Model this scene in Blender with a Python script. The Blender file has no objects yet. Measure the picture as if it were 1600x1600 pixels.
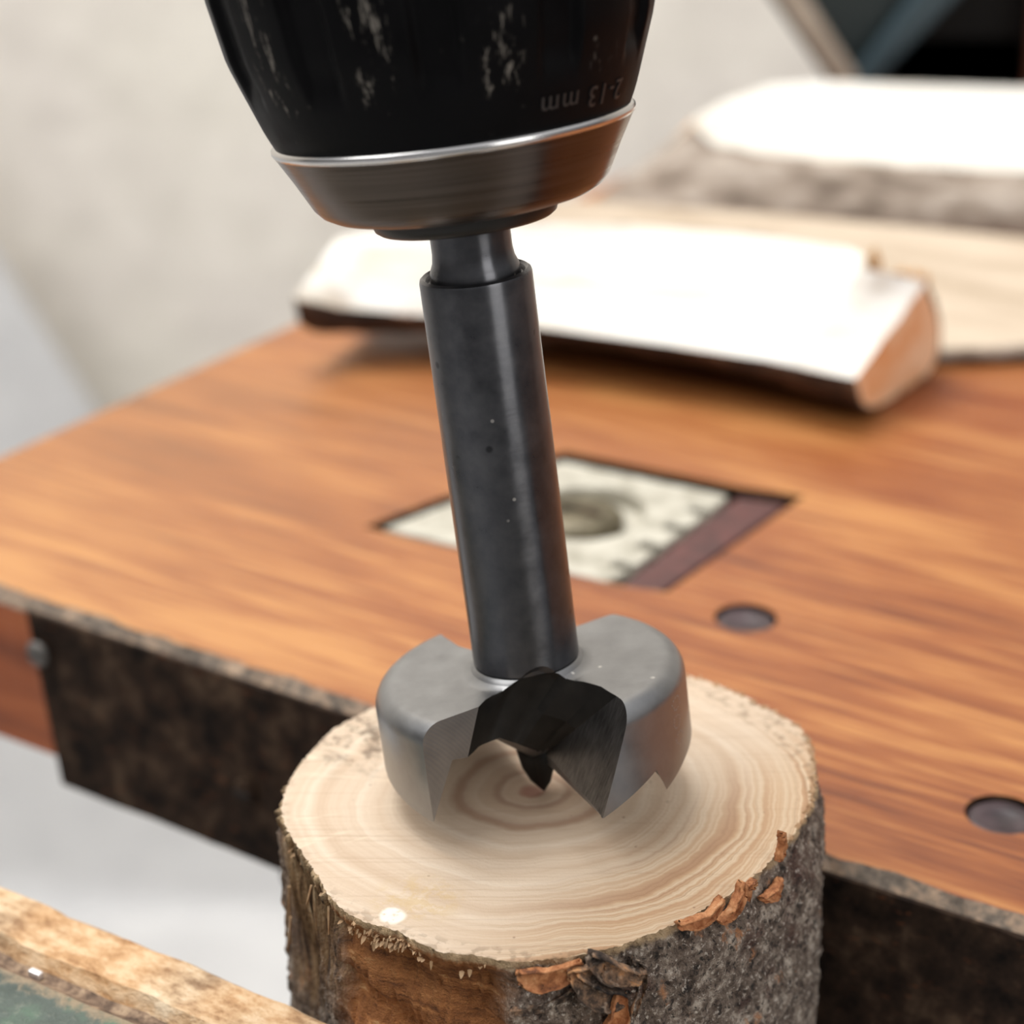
import bpy, bmesh, math, random
import numpy as np
from mathutils import Vector, Matrix, noise

random.seed(7)
SC = bpy.context.scene
COL = SC.collection

# ------------------------------------------------------------------ camera
F_PX = 3450.0
PITCH = math.radians(24.0)
CAM_H = 0.1147
cam_d = bpy.data.cameras.new('camera')
cam = bpy.data.objects.new('camera', cam_d)
COL.objects.link(cam)
cam.location = (0, 0, CAM_H)
cam.rotation_euler = (math.radians(90) - PITCH, 0, 0)
cam_d.sensor_width = 36.0
cam_d.lens = 36.0 * F_PX / 1600.0
cam_d.clip_start = 0.01
cam_d.clip_end = 20
cam_d.dof.use_dof = True
cam_d.dof.focus_distance = 0.201
cam_d.dof.aperture_fstop = 21.5
cam_d.dof.aperture_blades = 0
SC.camera = cam

# ------------------------------------------------------------------ light
w = bpy.data.worlds.new('world'); SC.world = w; w.use_nodes = True
wn = w.node_tree.nodes; wl = w.node_tree.links
bgn = wn['Background']
tc = wn.new('ShaderNodeTexCoord'); sx = wn.new('ShaderNodeSeparateXYZ')
wl.new(tc.outputs['Generated'], sx.inputs[0])
rp = wn.new('ShaderNodeValToRGB'); wl.new(sx.outputs['Z'], rp.inputs[0])
rp.color_ramp.elements[0].position = 0.0; rp.color_ramp.elements[0].color = (.10, .095, .09, 1)
rp.color_ramp.elements[1].position = 0.9; rp.color_ramp.elements[1].color = (.84, .84, .86, 1)
wl.new(rp.outputs[0], bgn.inputs[0]); bgn.inputs[1].default_value = 0.98

def area(name, loc, target, size, power, color):
    d = bpy.data.lights.new(name, 'AREA'); d.shape = 'RECTANGLE'
    d.size, d.size_y = size; d.energy = power; d.color = color
    o = bpy.data.objects.new(name, d); COL.objects.link(o)
    o.location = loc
    o.rotation_euler = (Vector(target) - Vector(loc)).to_track_quat('-Z', 'Y').to_euler()
    return o
area('window_light', (-0.30, 0.62, 1.25), (0, .3, 0), (.75, .65), 18.0, (1.0, .985, .955))
area('skylight', (-1.3, -0.1, 1.6), (0, .6, -.1), (1.2, 1.2), 15.0, (1.0, .99, .97))

area('side_window', (.80, -.80, .55), (0, .19, .03), (.60, .8), 5.5, (1.0, .98, .95))

SC.view_settings.view_transform = 'Standard'
SC.view_settings.look = 'None'
SC.view_settings.gamma = 1.0
SC.view_settings.use_curve_mapping = False
SC.view_settings.exposure = 0.0

# ------------------------------------------------------------------ measuring helpers: a sight line meets a known plane
CP, SP = math.cos(PITCH), math.sin(PITCH)
C0 = np.array([0, 0, CAM_H])
def ray(x, y):
    xn = (x - 800) / F_PX; yn = (y - 800) / F_PX
    return np.array([xn, CP - yn * SP, -(SP + yn * CP)])
def onz(x, y, z):
    d = ray(x, y); return C0 + (z - CAM_H) / d[2] * d
def ony(x, y, Y):
    d = ray(x, y); return C0 + d * Y / d[1]
def onplane(x, y, P0, n):
    d = ray(x, y); return C0 + d * (np.dot(np.array(P0) - C0, n) / np.dot(d, n))

# ------------------------------------------------------------------ materials
class M:
    """tiny node builder"""
    def __init__(s, name, rough=.5, metal=0., color=None):
        s.m = bpy.data.materials.new(name); s.m.use_nodes = True
        s.t = s.m.node_tree; s.b = s.t.nodes['Principled BSDF']
        s.b.inputs['Roughness'].default_value = rough
        s.b.inputs['Metallic'].default_value = metal
        if color: s.b.inputs['Base Color'].default_value = (*color, 1)
        s.co = s.n('ShaderNodeTexCoord').outputs['Object']
    def n(s, k, **kw):
        x = s.t.nodes.new(k)
        for a, b in kw.items(): setattr(x, a, b)
        return x
    def l(s, a, b): s.t.links.new(a, b)
    def put(s, sock, v):
        if v is None: return
        if hasattr(v, 'links') or hasattr(v, 'is_linked'): s.l(v, sock)
        else:
            try: sock.default_value = v
            except Exception: sock.default_value = (*v, 1)
    def map(s, scale=(1, 1, 1), rot=(0, 0, 0), loc=(0, 0, 0), vec=None):
        x = s.n('ShaderNodeMapping'); s.l(vec or s.co, x.inputs[0])
        x.inputs['Location'].default_value = loc; x.inputs['Rotation'].default_value = rot
        x.inputs['Scale'].default_value = scale
        return x.outputs[0]
    def noise(s, scale, detail=4, rough=.5, vec=None, dist=0.):
        x = s.n('ShaderNodeTexNoise'); s.l(vec or s.co, x.inputs['Vector'])
        x.inputs['Scale'].default_value = scale; x.inputs['Detail'].default_value = detail
        x.inputs['Roughness'].default_value = rough; x.inputs['Distortion'].default_value = dist
        return x.outputs['Fac']
    def voro(s, scale, vec=None, feature='F1'):
        x = s.n('ShaderNodeTexVoronoi', feature=feature); s.l(vec or s.co, x.inputs['Vector'])
        x.inputs['Scale'].default_value = scale
        return x.outputs['Distance']
    def ramp(s, fac, stops):
        x = s.n('ShaderNodeValToRGB'); s.l(fac, x.inputs[0]); e = x.color_ramp.elements
        while len(e) < len(stops): e.new(.5)
        for i, (p, c) in enumerate(stops):
            e[i].position = p
            e[i].color = (*c, 1) if isinstance(c, (tuple, list)) else (c, c, c, 1)
        return x.outputs[0]
    def mix(s, fac, a, b, mode='MIX'):
        x = s.n('ShaderNodeMix', data_type='RGBA', blend_type=mode)
        s.put(x.inputs[0], fac)
        for i, v in ((6, a), (7, b)):
            if isinstance(v, tuple): x.inputs[i].default_value = (*v, 1)
            else: s.l(v, x.inputs[i])
        return x.outputs[2]
    def math(s, op, a, b=None, c=None, clamp=False):
        x = s.n('ShaderNodeMath', operation=op, use_clamp=clamp)
        for i, v in enumerate((a, b, c)):
            if v is None: continue
            if isinstance(v, (int, float)): x.inputs[i].default_value = v
            else: s.l(v, x.inputs[i])
        return x.outputs[0]
    def sep(s, vec=None):
        x = s.n('ShaderNodeSeparateXYZ'); s.l(vec or s.co, x.inputs[0]); return x.outputs
    def dist(s, p, scale=(1, 1, 1), vec=None):
        """distance from p in stretched object space"""
        v = s.map(scale=scale, vec=vec)
        x = s.n('ShaderNodeVectorMath', operation='DISTANCE'); s.l(v, x.inputs[0])
        x.inputs[1].default_value = tuple(a * b for a, b in zip(p, scale))
        return x.outputs['Value']
    def sm(s, v, a, b):
        x = s.n('ShaderNodeMapRange', interpolation_type='SMOOTHSTEP')
        s.l(v, x.inputs[0]); x.inputs[1].default_value = a; x.inputs[2].default_value = b
        return x.outputs[0]
    def color(s, v): s.l(v, s.b.inputs['Base Color']); return s
    def rough(s, v): s.put(s.b.inputs['Roughness'], v); return s
    def brushed(s, k):
        t = s.n('ShaderNodeTangent', direction_type='RADIAL', axis='Z'); s.l(t.outputs[0], s.b.inputs['Tangent'])
        s.b.inputs['Anisotropic'].default_value = k; s.b.inputs['Anisotropic Rotation'].default_value = .25
        return s
    def bump(s, h, strength=.5, dist=.0002):
        x = s.n('ShaderNodeBump'); s.l(h, x.inputs['Height'])
        x.inputs['Strength'].default_value = strength; x.inputs['Distance'].default_value = dist
        s.l(x.outputs[0], s.b.inputs['Normal']); return s
def srgb(r, g, b):
    f = lambda c: (c / 255 / 12.92) if c <= 10 else ((c / 255 + .055) / 1.055) ** 2.4
    return (f(r), f(g), f(b))

# bench axes: S runs along the jaw edge, N points into the bench
S = np.array([.842, -.539, 0.]); S /= np.linalg.norm(S)
N = np.array([-S[1], S[0], 0.])
ROTZ = math.atan2(S[1], S[0])
Z_B = -0.015            # bench top

def mat_bench():
    m = M('varnished_orange_plywood', .42)
    x = m.map(scale=(12, 110, 40)); a = m.noise(1.0, 7, .62, vec=x, dist=.9)
    x2 = m.map(scale=(3.2, 15, 10)); b = m.noise(1.0, 3, .5, vec=x2, dist=1.4)
    x3 = m.map(scale=(40, 700, 300)); c = m.noise(1.0, 3, .6, vec=x3)
    f = m.math('ADD', m.math('MULTIPLY', a, .62), m.math('MULTIPLY', b, .5))
    f = m.math('ADD', f, m.math('MULTIPLY', m.math('SUBTRACT', c, .5), .7))
    col = m.ramp(f, [(.36, srgb(96, 44, 19)), (.46, srgb(128, 67, 30)), (.56, srgb(151, 87, 42)), (.70, srgb(184, 126, 70))])
    # paler zone towards the left end of the board
    xs = m.sep()
    pale = m.sm(xs['X'], -.12, -.235)
    col = m.mix(m.math('MULTIPLY', pale, .28), col, srgb(190, 142, 90))
    red = m.sm(xs['Y'], .06, .16)
    col = m.mix(m.math('MULTIPLY', red, .40), col, srgb(124, 54, 20))
    sc = m.voro(150, vec=m.map(scale=(.25, 3, 1), rot=(0, 0, .7)))
    scr = m.math('MULTIPLY', m.sm(sc, .06, .0), m.sm(b, .52, .62))
    col = m.mix(m.math('MULTIPLY', scr, .5), col, srgb(240, 190, 140))
    m.color(col); m.rough(m.ramp(a, [(.3, .36), (.7, .52)])); m.bump(f, .25, .0006)
    return m.m
def mat_edge():
    m = M('worn_chamfer_grey', .85)
    a = m.noise(700, 5, .7); b = m.noise(260, 3, .6)
    m.color(m.ramp(m.math('ADD', m.math('MULTIPLY', a, .6), m.math('MULTIPLY', b, .4)),
            [(.36, srgb(62, 56, 50)), (.48, srgb(112, 100, 88)), (.58, srgb(158, 134, 112)), (.68, srgb(186, 160, 134))]))
    m.bump(a, .6, .0005); return m.m
def mat_dark_face():
    m = M('grimy_dark_jaw_face', .8)
    a = m.noise(180, 6, .65); b = m.noise(900, 4, .7, vec=m.map(scale=(.5, 1, 1.3)))
    col = m.ramp(a, [(.36, srgb(18, 13, 10)), (.53, srgb(50, 37, 28)), (.70, srgb(92, 74, 58))])
    col = m.mix(m.math('MULTIPLY', m.sm(b, .60, .74), .6), col, srgb(130, 76, 44))
    m.b.inputs['Specular IOR Level'].default_value = .12
    m.color(col); m.bump(b, .5, .0005); return m.m
def mat_raw_edge():
    m = M('orange_board_end', .6)
    a = m.noise(1, 5, .6, vec=m.map(scale=(20, 60, 160)))
    m.color(m.ramp(a, [(.3, srgb(110, 52, 24)), (.55, srgb(160, 84, 42)), (.75, srgb(190, 112, 62))])); return m.m

SHANK_BASE = .0152
def mat_shank():
    m = M('blued_steel_shank', .30, .92)
    a = m.noise(1, 4, .6, vec=m.map(scale=(60, 60, 2600)))
    b = m.noise(420, 4, .6)
    col = m.ramp(b, [(.3, (.085, .086, .094)), (.7, (.125, .125, .132))])
    v = m.voro(420); spots = m.math('MULTIPLY', m.sm(v, .10, .04), m.sm(m.noise(160, 2), .55, .6))
    col = m.mix(spots, col, (.5, .48, .45))
    v2 = m.voro(300, vec=m.map(loc=(.3, .1, .2))); sp2 = m.math('MULTIPLY', m.sm(v2, .14, .05), m.sm(m.noise(120, 2), .50, .55))
    col = m.mix(m.math('MULTIPLY', sp2, .7), col, (.02, .02, .022))
    m.color(col); m.rough(m.ramp(b, [(.3, .27), (.7, .36)])); m.bump(a, .25, .00004); m.brushed(.8); return m.m
def mat_head():
    m = M('satin_grey_steel_head', .42, .85)
    b = m.noise(330, 5, .6); a = m.noise(4000, 2)
    col = m.ramp(b, [(.3, (.235, .235, .238)), (.7, (.30, .30, .30))])
    v = m.voro(330); spots = m.math('MULTIPLY', m.sm(v, .11, .05), m.sm(m.noise(150, 2, vec=m.map(loc=(.1, .2, .3))), .54, .6))
    col = m.mix(spots, col, (.8, .78, .74))
    m.color(col); m.rough(m.ramp(b, [(.3, .30), (.7, .38)])); m.bump(a, .15, .00003); return m.m
def mat_dark_gullet():  # dark reflection in the gullet wall is put into this near-black colour
    m = M('gullet_painted_dark', .55, .2)
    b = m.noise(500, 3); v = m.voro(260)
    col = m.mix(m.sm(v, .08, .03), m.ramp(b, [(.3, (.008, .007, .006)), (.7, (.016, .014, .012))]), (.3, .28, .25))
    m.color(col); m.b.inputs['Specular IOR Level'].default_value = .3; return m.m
def mat_rake():
    m = M('ground_rake_steel', .34, .9)
    a = m.noise(1, 4, .7, vec=m.map(scale=(900, 3600, 500), rot=(.5, .35, .6)))
    b = m.noise(250, 3)
    m.color(m.ramp(m.math('ADD', m.math('MULTIPLY', a, .6), m.math('MULTIPLY', b, .4)), [(.35, (.07, .067, .064)), (.65, (.22, .21, .205))]))
    m.bump(a, .5, .00006); return m.m
def mat_milled():
    m = M('milled_steel_cheek', .38, .9)
    d = m.dist((-.022, -.004, .004)); 
    wv = m.math('SINE', m.math('MULTIPLY', d, 24000.))
    m.color(m.ramp(m.noise(300, 3), [(.3, (.19, .185, .185)), (.7, (.25, .245, .24))]))
    m.bump(wv, .14, .00003); return m.m
def mat_ring():
    m = M('brushed_steel_ring', .30, 1.0)
    x = m.noise(1, 4, .7, vec=m.map(scale=(25, 25, 3500)))
    m.color(m.ramp(x, [(.3, (.070, .056, .048)), (.7, (.115, .095, .082))]))
    m.rough(m.ramp(x, [(.3, .24), (.7, .40)])); m.bump(x, .2, .00003); m.brushed(.8); return m.m
def mat_sleeve():
    m = M('black_worn_sleeve', .42)
    b = m.noise(200, 4)
    # vertical scuffs in some of the grip flutes, the wear itself is pale
    s1 = m.noise(1, 4, .75, vec=m.map(scale=(1300, 1300, 170)))
    s2 = m.noise(1, 2, .5, vec=m.map(scale=(75, 75, 45), loc=(.37, .2, .11)))
    P = m.sep(); z = P['Z']
    rib = m.math('SINE', m.math('ADD', m.math('MULTIPLY', m.math('ARCTAN2', P['Y'], P['X']), 11.), math.radians(248 - 90)))
    mask = m.math('MULTIPLY', m.math('MULTIPLY', m.sm(rib, .35, .75), m.sm(s2, .40, .50)), m.sm(m.math('ADD', z, m.math('MULTIPLY', m.math('SUBTRACT', s1, .5), .008)), .0708, .0728))
    sc = m.math('MULTIPLY', m.sm(s1, .54, .66), mask)
    dot = m.math('MULTIPLY', m.sm(m.voro(420), .13, .05), m.sm(m.noise(140, 2), .5, .62))
    f = m.math('MAXIMUM', m.math('MULTIPLY', sc, .8), m.math('MULTIPLY', dot, .3))
    m.color(m.mix(f, m.ramp(b, [(.3, (.0018, .0017, .002)), (.7, (.0036, .0035, .004))]), (.20, .18, .155)))
    m.rough(m.ramp(b, [(.3, .38), (.7, .55)])); m.b.inputs['Specular IOR Level'].default_value = .07
    m.bump(s1, .12, .0001); return m.m
def mat_text():
    m = M('rubbed_raised_lettering', .5, 0, (.022, .020, .019)); return m.m

# log -------------------------------------------------------------
PITH = np.array([.0019, .1889])
def mat_endgrain():
    m = M('sawn_end_grain', .72)
    warp = m.noise(42, 2, .45); warp2 = m.noise(320, 3, .6)
    # elliptical growth rings, pith at local origin
    d = m.dist((0, 0, 0), scale=(1.0, 1.0, .001))
    dd = m.math('ADD', d, m.math('MULTIPLY', m.math('SUBTRACT', warp, .5), .0075))
    dd = m.math('ADD', dd, m.math('MULTIPLY', m.math('SUBTRACT', warp2, .5), .0010))
    cb = m.n('ShaderNodeCombineXYZ'); m.l(m.math('MULTIPLY', dd, 520.), cb.inputs[0])
    ring = m.noise(1.0, 3, .6, vec=cb.outputs[0])
    cb2 = m.n('ShaderNodeCombineXYZ'); m.l(m.math('MULTIPLY', dd, 2100.), cb2.inputs[0])
    fine = m.noise(1.0, 2, .6, vec=cb2.outputs[0])
    base = m.ramp(ring, [(.30, srgb(192, 166, 140)), (.46, srgb(204, 181, 156)), (.60, srgb(213, 193, 170)), (.74, srgb(222, 206, 185))])
    # tan bands near the bark at the right and the front
    P = m.sep(); side = m.sm(m.math('ADD', m.math('MULTIPLY', P['X'], .75), m.math('MULTIPLY', P['Y'], -.62)), .008, .021)
    bands = m.ramp(ring, [(.36, srgb(158, 112, 74)), (.47, srgb(184, 144, 104)), (.54, srgb(212, 188, 156)), (.62, srgb(172, 128, 86)), (.7, srgb(208, 182, 146))])
    col = m.mix(m.math('MULTIPLY', side, .8), base, bands)
    col = m.mix(m.math('MULTIPLY', m.sm(fine, .54, .68), m.math('ADD', .05, m.math('MULTIPLY', side, .55))), col, srgb(140, 98, 62))
    # the brown early rings round the pith
    r1 = m.math('MULTIPLY', m.sm(dd, .0060, .0071), m.sm(dd, .0086, .0073))
    r2 = m.math('MULTIPLY', m.sm(dd, .0026, .0033), m.sm(dd, .0043, .0034))
    inner = m.sm(dd, .0080, .0020)
    col = m.mix(m.math('MULTIPLY', inner, .35), col, srgb(188, 146, 112))
    col = m.mix(m.math('MULTIPLY', r1, .6), col, srgb(140, 94, 62))
    col = m.mix(m.math('MULTIPLY', r2, .5), col, srgb(140, 96, 68))
    col = m.mix(m.math('MULTIPLY', m.sm(dd, .0016, .0006), .7), col, srgb(150, 84, 66))
    # pale rays at the left
    at = m.math('ARCTAN2', P['Y'], P['X']); ca = m.n('ShaderNodeCombineXYZ')
    m.l(m.math('MULTIPLY', at, 16.), ca.inputs[0]); m.l(m.math('MULTIPLY', d, 60.), ca.inputs[1])
    rays = m.noise(1.0, 3, .6, vec=ca.outputs[0])
    lf = m.sm(P['X'], -.006, -.016)
    col = m.mix(m.math('MULTIPLY', m.math('MULTIPLY', m.sm(rays, .57, .68), lf), .6), col, srgb(226, 208, 182))
    # saw marks
    saw = m.noise(1, 4, .6, vec=m.map(scale=(45, 2000, 1), rot=(0, 0, -.30)))
    col = m.mix(m.math('MULTIPLY', m.sm(saw, .50, .75), .30), col, srgb(150, 114, 84))
    # grey mould speckle at the far left rim
    mz = m.math('MULTIPLY', m.sm(m.dist((-.0165, .0135, 0), scale=(1, 1, 0)), .0135, .003), m.sm(m.noise(520, 5, .75), .46, .62))
    rim = m.math('MULTIPLY', m.sm(m.noise(900, 3), .5, .6), m.sm(m.dist((.0018, -.0008, 0), scale=(1, 1, 0)), .0250, .0268))
    col = m.mix(m.math('MULTIPLY', mz, .8), col, srgb(86, 66, 46))
    col = m.mix(m.math('MULTIPLY', rim, .4), col, srgb(110, 86, 62))
    # yellowish mottled patch and the white knot fleck near the front edge
    k0 = m.math('MULTIPLY', m.sm(m.dist((-.0105, -.0185, 0), scale=(1, 1.1, 0)), .0055, .002), m.sm(m.noise(600, 4, .7), .42, .6))
    col = m.mix(m.math('MULTIPLY', k0, .55), col, srgb(198, 168, 118))
    kn = m.sm(m.math('ADD', m.dist((-.01275, -.0211, 0), scale=(1, 1, 0)), m.math('MULTIPLY', warp2, .0008)), .0019, .0014)
    col = m.mix(m.math('MULTIPLY', kn, m.sm(m.noise(1500, 3), .25, .5)), col, srgb(236, 230, 216))
    pin = m.math('MULTIPLY', m.sm(m.voro(480), .09, .04), m.sm(m.noise(130, 2), .53, .6))
    col = m.mix(m.math('MULTIPLY', pin, .7), col, srgb(110, 74, 50))
    m.color(col)
    h = m.math('ADD', m.math('MULTIPLY', ring, .2), m.math('ADD', m.math('MULTIPLY', saw, .6), m.noise(2600, 3)))
    m.bump(h, .55, .00012); return m.m
def mat_logside():
    m = M('log_bark_and_torn_wood', .8)
    at = m.n('ShaderNodeAttribute', attribute_name='exposed').outputs['Fac']
    big = m.noise(160, 4, .6); mid = m.noise(520, 5, .7); fin = m.noise(1700, 4, .7)
    bark = m.ramp(mid, [(.34, srgb(44, 36, 30)), (.44, srgb(104, 88, 76)), (.54, srgb(140, 124, 110)), (.66, srgb(206, 192, 176))])
    bark = m.mix(m.math('MULTIPLY', m.sm(big, .55, .68), .55), bark, srgb(92, 54, 44))
    bark = m.mix(m.math('MULTIPLY', m.sm(fin, .56, .66), .8), bark, srgb(226, 214, 200))
    bark = m.mix(m.math('MULTIPLY', m.sm(fin, .45, .36), .85), bark, srgb(26, 22, 22))
    org = m.math('MULTIPLY', m.sm(m.noise(260, 4, .6, vec=m.map(loc=(.2, .3, .1), scale=(1, 1, .7))), .61, .68), m.sm(fin, .4, .55))
    bark = m.mix(m.math('MULTIPLY', org, .8), bark, srgb(190, 128, 80))
    gw = m.noise(1, 4, .6, vec=m.map(scale=(150, 150, 1500), rot=(.15, .1, 0)), dist=1.3)
    gz = m.noise(420, 5, .7)
    wood = m.ramp(m.math('ADD', m.math('MULTIPLY', gw, .6), m.math('MULTIPLY', gz, .4)), [(.34, srgb(92, 52, 26)), (.46, srgb(150, 94, 50)), (.58, srgb(184, 122, 70)), (.70, srgb(222, 176, 124))])
    fb = m.n('ShaderNodeAttribute', attribute_name='fibre').outputs['Fac']
    gf = m.noise(1, 5, .7, vec=m.map(scale=(900, 900, 110)))
    fib = m.ramp(gf, [(.34, srgb(50, 34, 24)), (.46, srgb(128, 96, 66)), (.58, srgb(186, 152, 112)), (.7, srgb(222, 200, 166))])
    col = m.mix(at, bark, wood); col = m.mix(fb, col, fib)
    rimz = m.sep()['Z']
    lip = m.math('MULTIPLY', m.sm(m.math('ADD', rimz, m.math('MULTIPLY', m.math('SUBTRACT', mid, .5), .002)), -.0011, -.0004), .85)
    col = m.mix(lip, col, srgb(206, 176, 136))
    m.color(col); m.bump(m.math('ADD', m.math('MULTIPLY', mid, .9), m.math('ADD', fin, m.math('MULTIPLY', gf, fb))), .95, .0009); return m.m
def mat_curl():
    m = M('orange_inner_bark', .75)
    a = m.noise(700, 5, .7)
    m.color(m.ramp(a, [(.3, srgb(96, 56, 34)), (.45, srgb(166, 104, 62)), (.6, srgb(208, 146, 98)), (.75, srgb(232, 192, 150))]))
    m.bump(a, .6, .0004); return m.m
def mat_burl():
    m = M('dark_curled_bark', .85)
    a = m.noise(420, 5, .7); b = m.noise(1500, 3)
    c = m.ramp(a, [(.36, srgb(24, 19, 17)), (.48, srgb(84, 68, 56)), (.58, srgb(150, 118, 92)), (.68, srgb(206, 150, 100))])
    m.color(m.mix(m.math('MULTIPLY', m.sm(b, .56, .7), .5), c, srgb(190, 170, 150))); m.bump(a, .9, .0006); return m.m

def mat_pale(name='pale_split_wood', tint=(1, 1, 1), lo=(214, 204, 188), hi=(240, 237, 230)):
    m = M(name, .75)
    a = m.noise(1, 5, .6, vec=m.map(scale=(14, 170, 170)), dist=.6)
    m.color(m.ramp(a, [(.35, srgb(*lo)), (.62, srgb(*hi))])); m.bump(a, .4, .0006); return m.m
def mat_fw_bark(name, a0, a1, a2):
    m = M(name, .9)
    a = m.noise(1, 6, .65, vec=m.map(scale=(90, 160, 160)))
    m.color(m.ramp(a, [(.33, srgb(*a0)), (.5, srgb(*a1)), (.66, srgb(*a2))])); m.bump(a, .9, .0015); return m.m
def mat_fw_end():
    m = M('cut_end_wood', .75)
    a = m.noise(120, 4, .6); 
    m.color(m.ramp(a, [(.35, srgb(232, 172, 120)), (.6, srgb(248, 212, 176))])); m.bump(a, .3, .0006); return m.m

# ------------------------------------------------------------------ object helpers
def tag(o, label=None, cat=None, group=None, kind=None):
    if label: o['label'] = label
    if cat: o['category'] = cat
    if group: o['group'] = group
    if kind: o['kind'] = kind
    return o
def empty(name, loc, rot=None, **kw):
    o = bpy.data.objects.new(name, None); COL.objects.link(o)
    o.location = Vector([float(c) for c in loc]); o.empty_display_size = .01
    if rot is not None: o.rotation_euler = rot
    tag(o, **kw); return o
def link(name, me, parent=None):
    o = bpy.data.objects.new(name, me); COL.objects.link(o)
    if parent: o.parent = parent
    return o
def mesh(name, verts, faces, mats, parent=None, smooth=True, fm=None, sharp=None):
    me = bpy.data.meshes.new(name)
    me.from_pydata([tuple(float(c) for c in v) for v in verts], [], faces)
    for m in (mats if isinstance(mats, (list, tuple)) else [mats]): me.materials.append(m)
    if fm is not None:
        for p, i in zip(me.polygons, fm): p.material_index = i
    bm = bmesh.new(); bm.from_mesh(me); bmesh.ops.recalc_face_normals(bm, faces=bm.faces)
    if sharp is not None:
        for e in bm.edges:
            if len(e.link_faces) == 2 and e.calc_face_angle(0) > math.radians(sharp): e.smooth = False
    for f in bm.faces: f.smooth = smooth
    bm.to_mesh(me); bm.free()
    return link(name, me, parent)
def lathe(prof, nt=128, rfun=None):
    """closed profile list of (r,z), r=0 at both ends"""
    V, Fc = [], []
    rows = []
    for r, z in prof:
        if r < 1e-7:
            V.append((0, 0, z)); rows.append([len(V) - 1])
        else:
            row = []
            for i in range(nt):
                t = 2 * math.pi * i / nt; rr = rfun(r, z, t) if rfun else r
                V.append((rr * math.cos(t), rr * math.sin(t), z)); row.append(len(V) - 1)
            rows.append(row)
    for a, b in zip(rows[:-1], rows[1:]):
        for i in range(nt):
            j = (i + 1) % nt
            if len(a) == 1 and len(b) == 1: continue
            if len(a) == 1: Fc.append((a[0], b[i], b[j]))
            elif len(b) == 1: Fc.append((a[i], b[0], a[j]))
            else: Fc.append((a[i], b[i], b[j], a[j]))
    return V, Fc
def boxv(x0, x1, y0, y1, z0, z1):
    v = [(x, y, z) for z in (z0, z1) for y in (y0, y1) for x in (x0, x1)]
    f = [(0, 2, 3, 1), (4, 5, 7, 6), (0, 1, 5, 4), (2, 6, 7, 3), (0, 4, 6, 2), (1, 3, 7, 5)]
    return v, f
def prism(poly, z0, z1):
    n = len(poly); v = [(x, y, z0) for x, y in poly] + [(x, y, z1) for x, y in poly]
    f = [tuple(range(n))[::-1], tuple(range(n, 2 * n))] + [(i, (i + 1) % n, (i + 1) % n + n, i + n) for i in range(n)]
    return v, f
def bevel(o, width, seg=2, angle=30):
    md = o.modifiers.new('bevel', 'BEVEL'); md.width = width; md.segments = seg
    md.limit_method = 'ANGLE'; md.angle_limit = math.radians(angle); return o
def boolean(o, cutters):
    """cut with every cutter and keep the result as a plain mesh"""
    for c in cutters:
        md = o.modifiers.new('cut', 'BOOLEAN'); md.operation = 'DIFFERENCE'; md.object = c; md.solver = 'EXACT'
    bpy.context.view_layer.update()
    dg = bpy.context.evaluated_depsgraph_get()
    me = bpy.data.meshes.new_from_object(o.evaluated_get(dg))
    o.modifiers.clear(); old = o.data; o.data = me; me.name = o.name
    return o
def ss(a, b, x):
    t = min(1, max(0, (x - a) / (b - a))); return t * t * (3 - 2 * t)
def fbm(x, y, z, o=3):
    return noise.fractal(Vector((x, y, z)), 1.0, 2.0, o)

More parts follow.
